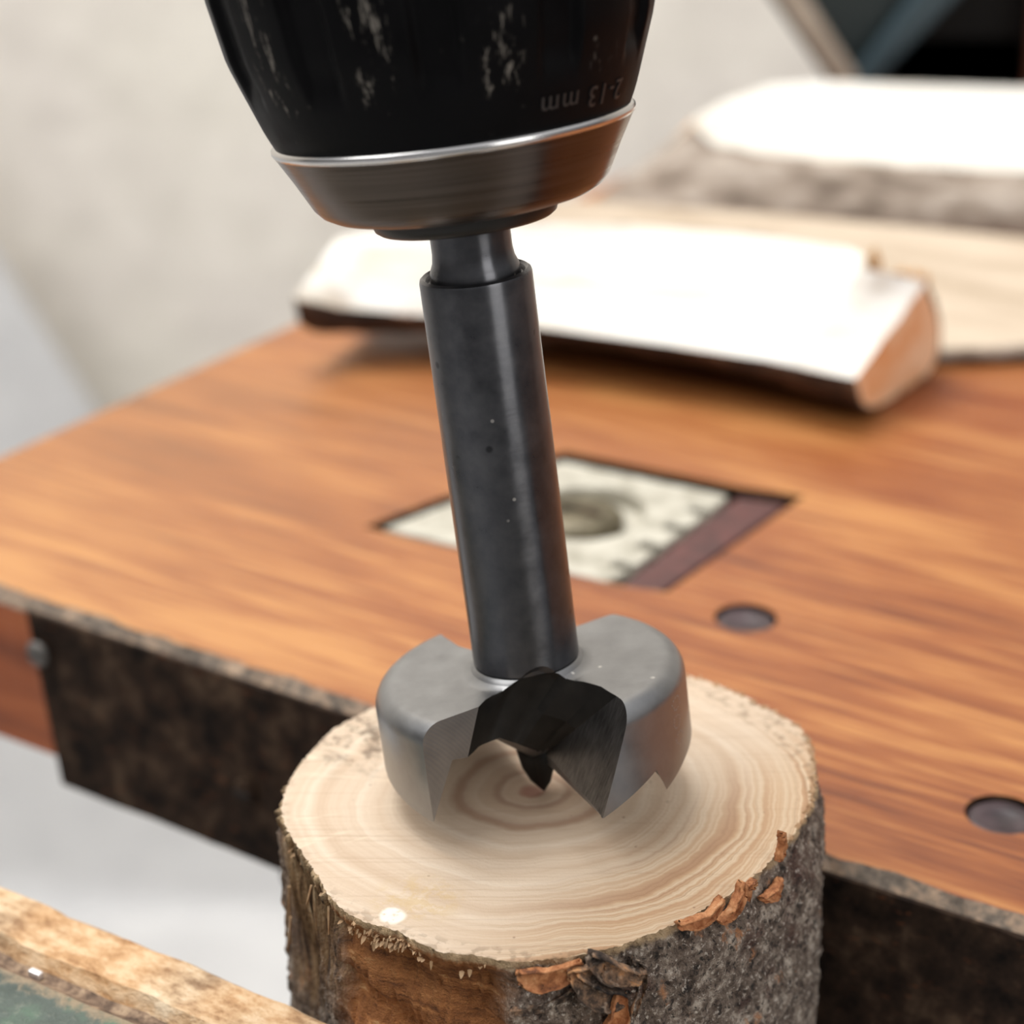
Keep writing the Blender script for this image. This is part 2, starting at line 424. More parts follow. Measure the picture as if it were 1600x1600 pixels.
# =================================================================== SETTING
def wall_floor():
    m = M('rough_plaster', .9)
    a = m.noise(45, 5, .6); b = m.noise(9, 3, .5)
    m.color(m.mix(.35, m.ramp(a, [(.35, srgb(228, 221, 210)), (.65, srgb(248, 241, 230))]), m.ramp(b, [(.35, srgb(224, 214, 206)), (.65, srgb(240, 234, 218))])))
    m.bump(a, .5, .004)
    v, f = boxv(-2.6, 2.6, 1.10, 1.16, -.62, 1.1)
    o = mesh('wall_back', v, f, m.m, smooth=False); tag(o, label='pale rough plastered wall behind the bench', kind='structure')
    g = M('pale_grey_floor', .8); gn = g.noise(14, 3)
    g.color(g.ramp(gn, [(.35, srgb(196, 196, 198)), (.65, srgb(212, 212, 214))]))
    v, f = boxv(-2.6, 2.6, -1.5, 1.16, -.68, -.62)
    o = mesh('floor', v, f, g.m, smooth=False); tag(o, label='pale grey floor seen through the gap between the jaws', kind='structure')
    # sheet on the floor under the bench, rucked into soft folds, its left part drawn up against the wall
    c = M('pale_grey_sheet', .6); cn = c.noise(30, 3)
    c.color(c.ramp(cn, [(.3, srgb(206, 205, 204)), (.7, srgb(220, 219, 217))]))
    V, F = [], []
    nu, nv = 170, 110
    for j in range(nv + 1):
        t = j / nv * 1.55
        for i in range(nu + 1):
            x = -1.1 + 1.75 * i / nu
            hmax = min(.42, max(.0,   .300 + (-.262 - x) * 1.9)) - .30   # how high the sheet climbs here
            y = -.35 + t * 1.0
            fold = .020 * math.sin(x * 24 + y * 7 + 1.6 * fbm(x * 3, y * 3, 1)) + .022 * fbm(x * 5, y * 4, 3)
            if y < 1.03: p = (x, y, -.595 + fold * ss(1.03, .9, y) + .01)
            else:
                k = (y - 1.03) / (1.20 - 1.03)
                p = (x + .04 * k, 1.03 + .03 * min(1, k) + .3 * fold * k * .3, -.585 + k * (.30 + hmax))
            V.append(p)
    for j in range(nv):
        for i in range(nu):
            a = j * (nu + 1) + i; F.append((a, a + 1, a + nu + 2, a + nu + 1))
    o = mesh('dust_sheet', V, F, c.m)
    md = o.modifiers.new('thickness', 'SOLIDIFY'); md.thickness = .002; md.offset = -1
    tag(o, label='pale grey dust sheet rucked on the floor and drawn up the wall', cat='sheet')
wall_floor()

# =================================================================== BENCH (local frame: X along S, Y along N, Z up, origin on the jaw line at bench height)
NB = .1862
def bench():
    org = N * NB + np.array([0, 0, Z_B])
    b = empty('workbench', org, (0, 0, ROTZ), label='folding workbench with varnished orange wooden top, metal insert and dark grimy jaw edge', cat='workbench')
    L, R, D = -.234, .16, .50
    mb, me, mf, mr = mat_bench(), mat_edge(), mat_dark_face(), mat_raw_edge()
    ch = .0018
    # top board: chamfered worn front lip
    xs = [L + (R - L) * i / 200 for i in range(201)]
    V, F, fm = [], [], []
    for x in xs:
        w1 = ch * (1 + .5 * fbm(x * 160, 0, 0)); w2 = ch * .9 * (1 + .5 * fbm(x * 190, 3, 0))
        V += [(x, w1, 0), (x, .00025 * fbm(x * 500, 1, 1), -w2), (x, 0, -.0227), (x, D, -.0227), (x, D, 0)]
    for i in range(len(xs) - 1):
        a = i * 5
        for k, mi in ((0, 1), (1, 2), (2, 2), (3, 2), (4, 0)):
            F.append((a + k, a + (k + 1) % 5, a + 5 + (k + 1) % 5, a + 5 + k)); fm.append(mi)
    F.append((0, 1, 2, 3, 4)); fm.append(2); n5 = (len(xs) - 1) * 5; F.append(tuple(n5 + k for k in range(5))); fm.append(2)
    top = mesh('top_board', V, F, [mb, me, mr, mf], b, smooth=False, fm=fm)
    # recess for the insert and the two peg holes
    pl = [(-.1720, .0434), (-.1322, .0464), (-.1255, .0480), (-.1240, .0870), (-.1335, .0850), (-.1625, .0828)]
    pin = [(-.1700, .0455), (-.1331, .0480), (-.1338, .0826), (-.1614, .0805)]
    cut = []
    v, f = prism(pl, -.0035, .004); cut.append(mesh('recess_cutter', v, f, [mb, me, mr, mf], smooth=False, fm=[3] * len(f)))
    pegs = [(-.1131, .0470), (-.0672, .0192)]
    for px, py in pegs:
        v, f = prism([(px + .0041 * math.cos(t * math.pi / 20), py + .0041 * math.sin(t * math.pi / 20)) for t in range(40)], -.012, .004)
        cut.append(mesh('hole_cutter', v, f, [mb, me, mr, mf], smooth=False, fm=[3] * len(f)))
    M0 = b.matrix_world
    for c in cut: c.parent = b
    boolean(top, cut)
    # materials of recess walls
    for c in cut: bpy.data.objects.remove(c)
    tag(top, label='orange-brown streaky varnished board')
    # dark facing screwed to the jaw
    V, F = [], []
    xs = [-.1952 + i * .0025 for i in range(138)]
    for i, x in enumerate(xs):
        xx = x; zb = -.0262 - .0012 * ss(-.19, -.12, x) + .0004 * fbm(x * 90, 5, 0)
        zt = -.0011
        if i == 0: xt, xb = x, x + .004
        else: xt = xb = x + (.004 * 0)
        V += [(xt, -.0005 + .00012 * fbm(x * 300, 0, 2), zt + .0003 * fbm(x * 220, 2, 2)), (xb if i == 0 else max(x, -.1912), -.0009, zb), (xb if i == 0 else max(x, -.1912), .0001, zb), (xt, .0001, zt)]
    for i in range(len(xs) - 1):
        a = i * 4
        for k in range(4): F.append((a + k, a + (k + 1) % 4, a + 4 + (k + 1) % 4, a + 4 + k))
    F.append((0, 1, 2, 3)); n4 = (len(xs) - 1) * 4; F.append((n4, n4 + 1, n4 + 2, n4 + 3))
    fac = mesh('jaw_facing', V, F, mf, b, smooth=False); tag(fac, label='dark brown grimy jaw facing')
    # screw heads on facing and metal runner below
    st = M('dull_screw', .6, .6, (.16, .15, .14)).m
    for sx_, sz in ((-.1931, -.0066), (-.1585, -.0165)):
        v, f = lathe([(0, 0), (.0016, 0), (.0019, .0004), (.0014, .0009), (0, .0011)], 20)
        v = [(x + sx_, -y_ - .0009, yy + sz) for (x, yy, y_) in v]
        s_ = mesh('screw', v, f, st if sx_ < -.18 else mf, b)
        # slot
        vv, ff = boxv(sx_ - .0012, sx_ + .0012, -.0021, -.0019, sz - .0002, sz + .0002)
        mesh('slot', vv, ff, M('slot_dark', .8, 0, (.01, .01, .01)).m, s_, smooth=False)
    # insert: cream metal plate with teeth, raised screw, maroon bar
    pm = M('cream_painted_metal', .45); pn = pm.noise(260, 4)
    pm.color(pm.ramp(pn, [(.3, srgb(150, 144, 128)), (.6, srgb(192, 187, 172))]))
    pv = []
    # outline with square tooth gaps along the right edge
    pv += [(-.1700, .0455), (-.1345, .0475)]
    ys = [.0530, .0605, .0680, .0752]
    for y in ys: pv += [(-.1336, y - .0011), (-.1366, y - .0013), (-.1368, y + .0013), (-.1336, y + .0011)]
    pv += [(-.1340, .0822), (-.1614, .0803)]
    v, f = prism(pv, -.0034, -.0004)
    pt = mesh('metal_insert', v, f, pm.m, b, smooth=False); bevel(pt, .0003, 2)
    # oval well of the insert
    cx, cy = -.1487, .0655
    cuto = mesh('well_cutter', *prism([(cx + .0088 * math.cos(t * math.pi / 24) , cy + .0096 * math.sin(t * math.pi / 24)) for t in range(48)], -.0028, .003), mf, smooth=False)
    cuto.parent = b; pt.modifiers.clear(); boolean(pt, [cuto]); bpy.data.objects.remove(cuto); bevel(pt, .0003, 2)
    tag(pt, label='cream metal insert plate with toothed right edge')
    dk = M('oily_olive_metal', .45, .3); dn = dk.noise(400, 3)
    dk.color(dk.ramp(dn, [(.3, srgb(70, 62, 44)), (.7, srgb(122, 112, 88))]))
    v, f = lathe([(0, -.0028), (.0066, -.0028), (.0066, -.0014), (.0058, -.0006), (.0036, -.0003), (0, -.0003)], 40)
    v = [(x + cx - .001, y + cy, z) for x, y, z in v]
    o = mesh('screw_head', v, f, dk.m, b); tag(o, label='olive round screw head in the insert')
    v, f = boxv(cx - .0048, cx + .0028, cy - .0007, cy + .0007, -.0003, -.00005)
    mesh('screw_slot', v, f, mf, o, smooth=False)
    mm = M('maroon_plastic_bar', .5); mn = mm.noise(300, 4)
    mm.color(mm.ramp(mn, [(.3, srgb(64, 32, 31)), (.7, srgb(94, 50, 46))]))
    v, f = prism([(-.1326, .0478), (-.1268, .0487), (-.1256, .0850), (-.1330, .0835)], -.0034, -.0008)
    o = mesh('maroon_bar', v, f, mm.m, b, smooth=False); bevel(o, .0005, 2); tag(o, label='dark maroon bar beside the insert')
    # pegs down in the holes
    pg = M('purple_brown_plug', .38); gn = pg.noise(300, 3)
    pg.color(pg.ramp(gn, [(.35, srgb(42, 29, 34)), (.7, srgb(74, 58, 62))]))
    for px, py in pegs:
        v, f = lathe([(0, -.0119), (.0039, -.0119), (.0039, -.0008), (.0034, -.0004), (.0022, -.0009), (0, -.0012)], 40)
        v = [(x + px, y + py, z) for x, y, z in v]
        o = mesh('hole_plug', v, f, pg.m, b); tag(o, label='dark purple-brown plug in a peg hole')
    # hidden support so that the bench stands: steel trestle rails
    fr = M('painted_frame', .5, .5, (.03, .03, .03)).m
    for x in (-.16, .10):
        v, f = boxv(x - .012, x + .012, .02, D - .02, -.048, -.0270); bevel(mesh('rail', v, f, fr, b, smooth=False), .002)
        for y in (.06, D - .06):
            v, f = boxv(x - .012, x + .012, y - .012, y + .012, -.605, -.048); bevel(mesh('leg', v, f, fr, b, smooth=False), .002)
    return b
BENCH = bench()

def front_jaw():
    org = N * .1365 + np.array([0, 0, Z_B])
    b = empty('front_jaw', org, (0, 0, ROTZ), label='nearer clamping jaw of the workbench, worn wooden edge and green painted top', cat='clamping jaw')
    L, R = -.234, .16
    wd = M('worn_bare_wood_edge', .8)
    a = wd.noise(1, 5, .7, vec=wd.map(scale=(260, 500, 500))); bb = wd.noise(60, 3)
    wd.color(wd.mix(wd.sm(bb, .4, .62), wd.ramp(a, [(.34, srgb(150, 108, 70)), (.46, srgb(190, 148, 104)), (.62, srgb(218, 186, 148))]),
                    wd.ramp(a, [(.34, srgb(130, 100, 72)), (.52, srgb(200, 172, 138)), (.68, srgb(226, 208, 180))])))
    wd.bump(a, .9, .0008)
    gr = M('dirty_groove', .85); ga = gr.noise(500, 4, .7)
    gr.color(gr.ramp(ga, [(.35, srgb(72, 56, 44)), (.5, srgb(118, 96, 78)), (.7, srgb(176, 152, 124))])); gr.bump(ga, .8, .0006)
    gn = M('green_painted_top', .6); g1 = gn.noise(130, 4, .6); g2 = gn.noise(700, 4, .7)
    yy = gn.sep()['Y']
    c = gn.ramp(g1, [(.35, srgb(58, 68, 62)), (.55, srgb(74, 85, 77)), (.72, srgb(80, 108, 86))])
    c = gn.mix(gn.math('MULTIPLY', gn.sm(g2, .5, .7), .4), c, srgb(132, 136, 122))
    ed = gn.sm(gn.math('ADD', yy, gn.math('MULTIPLY', gn.math('SUBTRACT', g2, .5), .006)), -.0120, -.0098)
    c = gn.mix(gn.math('MULTIPLY', ed, .8), c, srgb(150, 128, 100))
    gn.color(c); gn.bump(g2, .6, .0006)
    V, F, fm = [], [], []
    n = 260
    for i in range(n + 1):
        x = L + (R - L) * i / n
        e = .00035 * fbm(x * 260, 0, 0) + .0004 * fbm(x * 60, 0, 4)
        h = .0003 * fbm(x * 120, 7, 0)
        V += [(x, -.040, -.0012), (x, -.0100 + e * .6, -.0014), (x, -.0086 + e, -.0024), (x, -.0074 + e, -.0022),
              (x, -.0066 + e, -.0006 + h), (x, -.0012 + e, -.0000 + h), (x, .0000 + e * .8, -.0011), (x, 0, -.0227), (x, -.040, -.0227)]
    k9 = 9
    for i in range(n):
        a_ = i * k9
        for k, mi in enumerate((2, 1, 1, 0, 0, 0, 1, 1, 1)):
            F.append((a_ + k, a_ + (k + 1) % k9, a_ + k9 + (k + 1) % k9, a_ + k9 + k)); fm.append(mi)
    F.append(tuple(range(k9))); fm.append(1); F.append(tuple(n * k9 + k for k in range(k9))); fm.append(1)
    o = mesh('jaw_board', V, F, [wd.m, gr.m, gn.m], b, smooth=False, fm=fm)
    # pale staple head left in the groove
    stp = M('pale_metal', .3, .8, (.8, .8, .82)).m
    v, f = boxv(-.1392, -.1376, -.0088, -.0080, -.0024, -.0016)
    bevel(mesh('staple', v, f, stp, b, smooth=False), .0002)
    fr = M('painted_frame_front', .5, .5, (.03, .03, .03)).m
    for x in (-.20, .12):
        v, f = boxv(x - .010, x + .010, -.036, -.012, -.605, -.0228); bevel(mesh('leg', v, f, fr, b, smooth=False), .002)
front_jaw()

# =================================================================== LOG
OUT = [(440,1262),(446,1235),(462,1205),(490,1170),(520,1140),(560,1118),(600,1098),(680,1070),(760,1052),(850,1044),(960,1046),(1075,1055),(1110,1065),(1150,1082),(1190,1102),
       (1225,1120),(1250,1135),(1265,1160),(1272,1195),(1272,1230),(1265,1265),(1245,1297),(1215,1330),(1188,1360),(1150,1390),(1110,1415),
       (1060,1440),(1000,1465),(940,1485),(870,1498),(800,1503),(740,1492),(690,1487),(655,1474),(620,1453),(575,1442),(540,1425),(515,1400),
       (498,1370),(480,1340),(460,1312),(446,1292)]
def log():
    root = empty('log', (PITH[0], PITH[1], 0), label='short upright log with pale sawn top and peeling grey bark, clamped in the jaws', cat='log')
    pol = []
    for q in OUT:
        p = onz(*q, 0)[:2] - PITH; pol.append((math.atan2(p[1], p[0]), math.hypot(*p)))
    pol.sort(); A = np.array([a for a, _ in pol]); Rr = np.array([r for _, r in pol])
    A3 = np.concatenate([A - 2 * math.pi, A, A + 2 * math.pi]); R3 = np.tile(Rr, 3)
    # chord-preserving interpolation in angle
    NT = 720
    th = np.linspace(-math.pi, math.pi, NT, endpoint=False)
    R0 = np.interp(th, A3, R3)
    ker = np.array([1, 2, 1]) / 4.
    for _ in range(3): R0 = np.convolve(np.concatenate([R0[-1:], R0, R0[:1]]), ker, 'valid')
    V, F, fm = [], [], []
    # top face rings
    NR = 16
    V.append((0, 0, 0)); rows = [[0]]
    for k in range(1, NR + 1):
        row = []
        for i in range(NT):
            r = R0[i] * k / NR; t = th[i]
            jag = 0.
            if k == NR: jag = .00022 * fbm(math.cos(t) * 60, math.sin(t) * 60, 0)
            z = .00006 * fbm(r * math.cos(t) * 160, r * math.sin(t) * 160, 1) - (.0003 * max(0, fbm(math.cos(t) * 22, math.sin(t) * 22, 4)) if k == NR else 0)
            V.append(((r + jag) * math.cos(t), (r + jag) * math.sin(t), z)); row.append(len(V) - 1)
        rows.append(row)
    ntop = len(rows)
    # side: absolute shape in angle and height
    zs = [-.0003, -.0007, -.0012, -.0018] + list(np.linspace(-.0025, -.024, 44)) + [-.028, -.034, -.042, -.052, -.062, -.07]
    EXP, FIB = [0.] * len(V), [0.] * len(V)
    def scoop(deg, z):
        e = ss(-141, -133, deg + 3 * fbm(z * 300, deg * .1, 0)) * (1 - ss(-99, -91, deg + 3.0 * fbm(z * 350, 2, deg * .1)))
        return e
    for z in zs:
        row = []
        for i in range(NT):
            t = th[i]; deg = math.degrees(t)
            x, y = math.cos(t), math.sin(t)
            e = scoop(deg, z); fi = 0.
            r = R0[i]
            fib = ss(-182, -172, deg) * (1 - ss(-139, -133, deg)) if deg < 0 else ss(170, 178, deg) * 1.0
            fib *= ss(-.030 , -.016, z + .004 * fbm(x * 40, y * 40, 3) - .012 * ss(-170, -140, deg) )
            bs = 1 - max(e, fib)
            r += bs * (.00045 * fbm(x * 14, y * 14, z * 520) + .00030 * fbm(x * 46, y * 46, z * 1600) + .0004 * ss(0, -.004, z))
            # bark slightly proud of the wood, burl on the right
            r += .0007 * bs * ss(-.002, -.005, z)
            r += .0007 * math.exp(-((deg + 12) / 7) ** 2 - ((z + .009) / .003) ** 2)
            r += .0008 * ss(-.008, -.02, z) * math.exp(-((deg + 20) / 30) ** 2)
            # torn hollow at the front
            dep = .0021 * ss(-.0006, -.004, z) + .0006 * math.sin((z * 900) + deg * .11)*ss(-.002,-.006,z) - .0016 * ss(-.010, -.019, z)
            r -= e * (dep + .00035 * fbm(x * 50, y * 50, z * 700))
            # long fibres pulled down at the left; the foot narrows
            r -= fib * (.0010 * ss(0, -.004, z) + .0009 * fbm(x * 110, y * 110, z * 55) + .0005 * fbm(x * 260, y * 260, z * 90))
            lw = ss(-185, -165, deg) * (1 - ss(-140, -125, deg)) if deg < 0 else ss(160, 175, deg)
            r -= lw * .0026 * ss(-.004, -.022, z)
            V.append((r * x, r * y, z)); row.append(len(V) - 1)
            EXP.append(float(e)); FIB.append(float(fib))
        rows.append(row)
    V.append((0, 0, -.07)); EXP.append(0.); FIB.append(0.); rows.append([len(V) - 1])
    for ri, (a, b) in enumerate(zip(rows[:-1], rows[1:])):
        for i in range(NT):
            j = (i + 1) % NT
            if len(a) == 1: F.append((a[0], b[i], b[j]))
            elif len(b) == 1: F.append((a[i], b[0], a[j]))
            else: F.append((a[i], b[i], b[j], a[j]))
            fm.append(0 if ri < ntop - 1 else 1)
    me = bpy.data.meshes.new('trunk')
    me.from_pydata([tuple(float(c) for c in v) for v in V], [], F)
    me.materials.append(mat_endgrain()); me.materials.append(mat_logside())
    for p, i in zip(me.polygons, fm): p.material_index = i; p.use_smooth = True
    at = me.attributes.new('exposed', 'FLOAT', 'POINT'); at.data.foreach_set('value', EXP)
    at = me.attributes.new('fibre', 'FLOAT', 'POINT'); at.data.foreach_set('value', FIB)
    bm = bmesh.new(); bm.from_mesh(me); bmesh.ops.recalc_face_normals(bm, faces=bm.faces)
    for e in bm.edges:
        if len(e.link_faces) == 2 and e.link_faces[0].material_index != e.link_faces[1].material_index: e.smooth = False
    bm.to_mesh(me); bm.free()
    tr = link('trunk', me, root)
    def surf_r(deg):
        return float(np.interp(math.radians(deg), np.concatenate([th, [math.pi]]), np.concatenate([R0, R0[:1]])))
    def local(x, y, r=.0266):
        """angle and height on the trunk side where a sight line meets it"""
        d = ray(x, y); o = C0 - np.array([.0035, .1877, 0.])
        a = d[0]**2 + d[1]**2; b = 2 * (o[0]*d[0] + o[1]*d[1]); c = o[0]**2 + o[1]**2 - r*r
        q = C0 + d * ((-b - math.sqrt(b*b - 4*a*c)) / (2*a))
        return math.degrees(math.atan2(q[1] - PITH[1], q[0] - PITH[0])), float(q[2])
    mc, mb = mat_curl(), mat_burl()
    def flake(name, deg, z, length, width, ang, lift, curl, mat, thick=.0005, seed=0, label=None):
        """a strip of bark lying on the trunk with its edges curled outwards"""
        nu, nv = 18, 10; V, F = [], []
        ca, sa = math.cos(ang), math.sin(ang)
        for s_ in (0, 1):
            for i in range(nu + 1):
                u = i / nu * 2 - 1
                wv = width * (1 - .55 * abs(u) ** 2.5) * (1 + .25 * fbm(u * .9 + seed, seed, 0))
                for j in range(nv + 1):
                    v = j / nv * 2 - 1
                    a = u * length / 2 + .0004 * fbm(u * 3, v * 3, seed + 9); c = v * wv / 2 + .0003 * fbm(u * 1.3, seed, 7) + .12 * length * u * u
                    out = lift * (1 - abs(u) ** 3 * .5) + curl * (v * v) * (1 - .4 * abs(u)) + .0002 * fbm(u * 2 + seed, v * 2, 2) - s_ * thick
                    # roll edge back over itself
                    k = max(0, abs(v) - .6) / .4; c *= (1 - .35 * k * k)
                    du = a * ca - c * sa; dz = a * sa + c * ca
                    dg = deg + math.degrees(du / .026)
                    rr = surf_r(((dg + 180) % 360) - 180) + .0009 + out
                    t = math.radians(dg); V.append((rr * math.cos(t), rr * math.sin(t), z + dz))
        n1 = (nu + 1) * (nv + 1)
        for i in range(nu):
            for j in range(nv):
                a = i * (nv + 1) + j; q = (a, a + 1, a + nv + 2, a + nv + 1)
                F.append(q); F.append(tuple(n1 + k for k in q[::-1]))
        rim = [i * (nv + 1) for i in range(nu + 1)] + [nu * (nv + 1) + j for j in range(1, nv + 1)] + [i * (nv + 1) + nv for i in range(nu - 1, -1, -1)] + [j for j in range(nv - 1, 0, -1)]
        for a, b in zip(rim, rim[1:] + rim[:1]): F.append((a, b, n1 + b, n1 + a))
        o = mesh(name, V, F, mat, root)
        if label: tag(o, label=label)
        return o
    def fl(px, py, *a, **k):
        dg, z = local(px, py); return flake('bark_flake', dg, z, *a, **k)
    fl(1118, 1450, .0052, .0015, .10, .0001, .0009, mc, seed=1, label='orange curled bark flake under the rim')
    fl(1176, 1428, .0042, .0015, .75, .0001, .0009, mc, seed=2, label='orange curled bark flake near the rim')
    fl(1238, 1406, .0034, .0015, .05, .0001, .0009, mc, seed=3, label='brown curled bark tube')
    fl(1207, 1396, .0011, .0010, .2, .0001, .0005, mc, seed=13)
    fl(1256, 1330, .0030, .0009, 1.45, .0000, .0005, mc, seed=4, label='orange bark flake at the right rim')
    fl(1205, 1460, .0075, .0018, 1.3, -.0009, .0003, mc, seed=5, label='brown stripped bark strip')
    fl(860, 1518, .0052, .0030, .10, .0000, .0006, mc, seed=6, label='orange inner bark under the front rim')
    fl(915, 1512, .0032, .0022, .2, .0003, .0008, mb, seed=12)
    fl(958, 1515, .0062, .0026, -.65, .0004, .0014, mb, seed=7, label='dark curled bark roll at the front')
    fl(930, 1545, .0060, .0028, -.7, .0006, .0014, mb, seed=8, label='dark cracked bark ridge')
    fl(958, 1585, .0048, .0028, 1.2, .0008, .0013, mc, seed=9, label='orange broken bark knob')
    fl(850, 1560, .0050, .0010, .35, .0000, .0005, mb, seed=10)
    fl(1005, 1550, .0058, .0012, 1.45, .0000, .0008, mb, seed=11)
    # splinters standing along the torn edge
    sp = M('pale_splinter', .8); sn_ = sp.noise(900, 3); sp.color(sp.ramp(sn_, [(.3, srgb(150, 112, 76)), (.7, srgb(206, 174, 136))]))
    rnd = random.Random(3); V, F = [], []
    def chip(dg, z, l, wd, lean):
        t = math.radians(dg); r = surf_r(dg) - .0002
        b0 = len(V)
        tx, ty = -math.sin(t), math.cos(t)
        for k, (wk, zk, ok) in enumerate(((1, 0, 0), (.8, .5, .5), (.15, 1, 1))):
            for sgn, dp in ((-1, 0), (1, 0), (0, .00018)):
                rr = r + ok * lean - dp
                V.append((rr * math.cos(t) + tx * wd * wk * sgn / 2, rr * math.sin(t) + ty * wd * wk * sgn / 2, z - zk * l))
        for k in range(2):
            for j in range(3): F.append((b0 + k*3 + j, b0 + k*3 + (j+1) % 3, b0 + k*3 + 3 + (j+1) % 3, b0 + k*3 + 3 + j))
        F.append((b0, b0 + 1, b0 + 2)); F.append((b0 + 6, b0 + 7, b0 + 8))
    for _ in range(130):
        dg = rnd.gauss(-119, 5) if rnd.random() < .7 else rnd.uniform(-176, -96)
        chip(dg, rnd.uniform(-.0022, -.0003), rnd.uniform(.0001, .0006) * rnd.uniform(.5, 1.5), rnd.uniform(.00012, .0006), rnd.uniform(-.0002, .0006))
    for _ in range(7):
        dg = rnd.uniform(-176, -136)
        chip(dg, rnd.uniform(-.012, -.001), rnd.uniform(.002, .006), rnd.uniform(.0002, .0006), rnd.uniform(.0000, .0006))
    o = mesh('splinters', V, F, sp.m, root, smooth=False); o['kind'] = 'stuff'
    # crumbs of sawn fuzz along the far rim
    V, F = [], []
    for _ in range(260):
        dg = rnd.uniform(-20, 95); t = math.radians(dg); r = surf_r(dg) - rnd.uniform(-.0002, .0004)
        s_ = rnd.uniform(.00008, .00026); b0 = len(V); cx, cy, cz = r * math.cos(t), r * math.sin(t), s_ * .2
        for d_ in ((1, 0, 0), (-1, 0, 0), (0, 1, 0), (0, -1, 0), (0, 0, 1), (0, 0, -1)):
            V.append((cx + d_[0] * s_ * rnd.uniform(.5, 1.6), cy + d_[1] * s_ * rnd.uniform(.5, 1.6), cz + d_[2] * s_ * rnd.uniform(.5, 1.2)))
        for q in ((0, 2, 4), (2, 1, 4), (1, 3, 4), (3, 0, 4), (2, 0, 5), (1, 2, 5), (3, 1, 5), (0, 3, 5)): F.append(tuple(b0 + k for k in q))
    o = mesh('sawn_fuzz', V, F, sp.m, root, smooth=False); o['kind'] = 'stuff'
    return root
LOG = log()

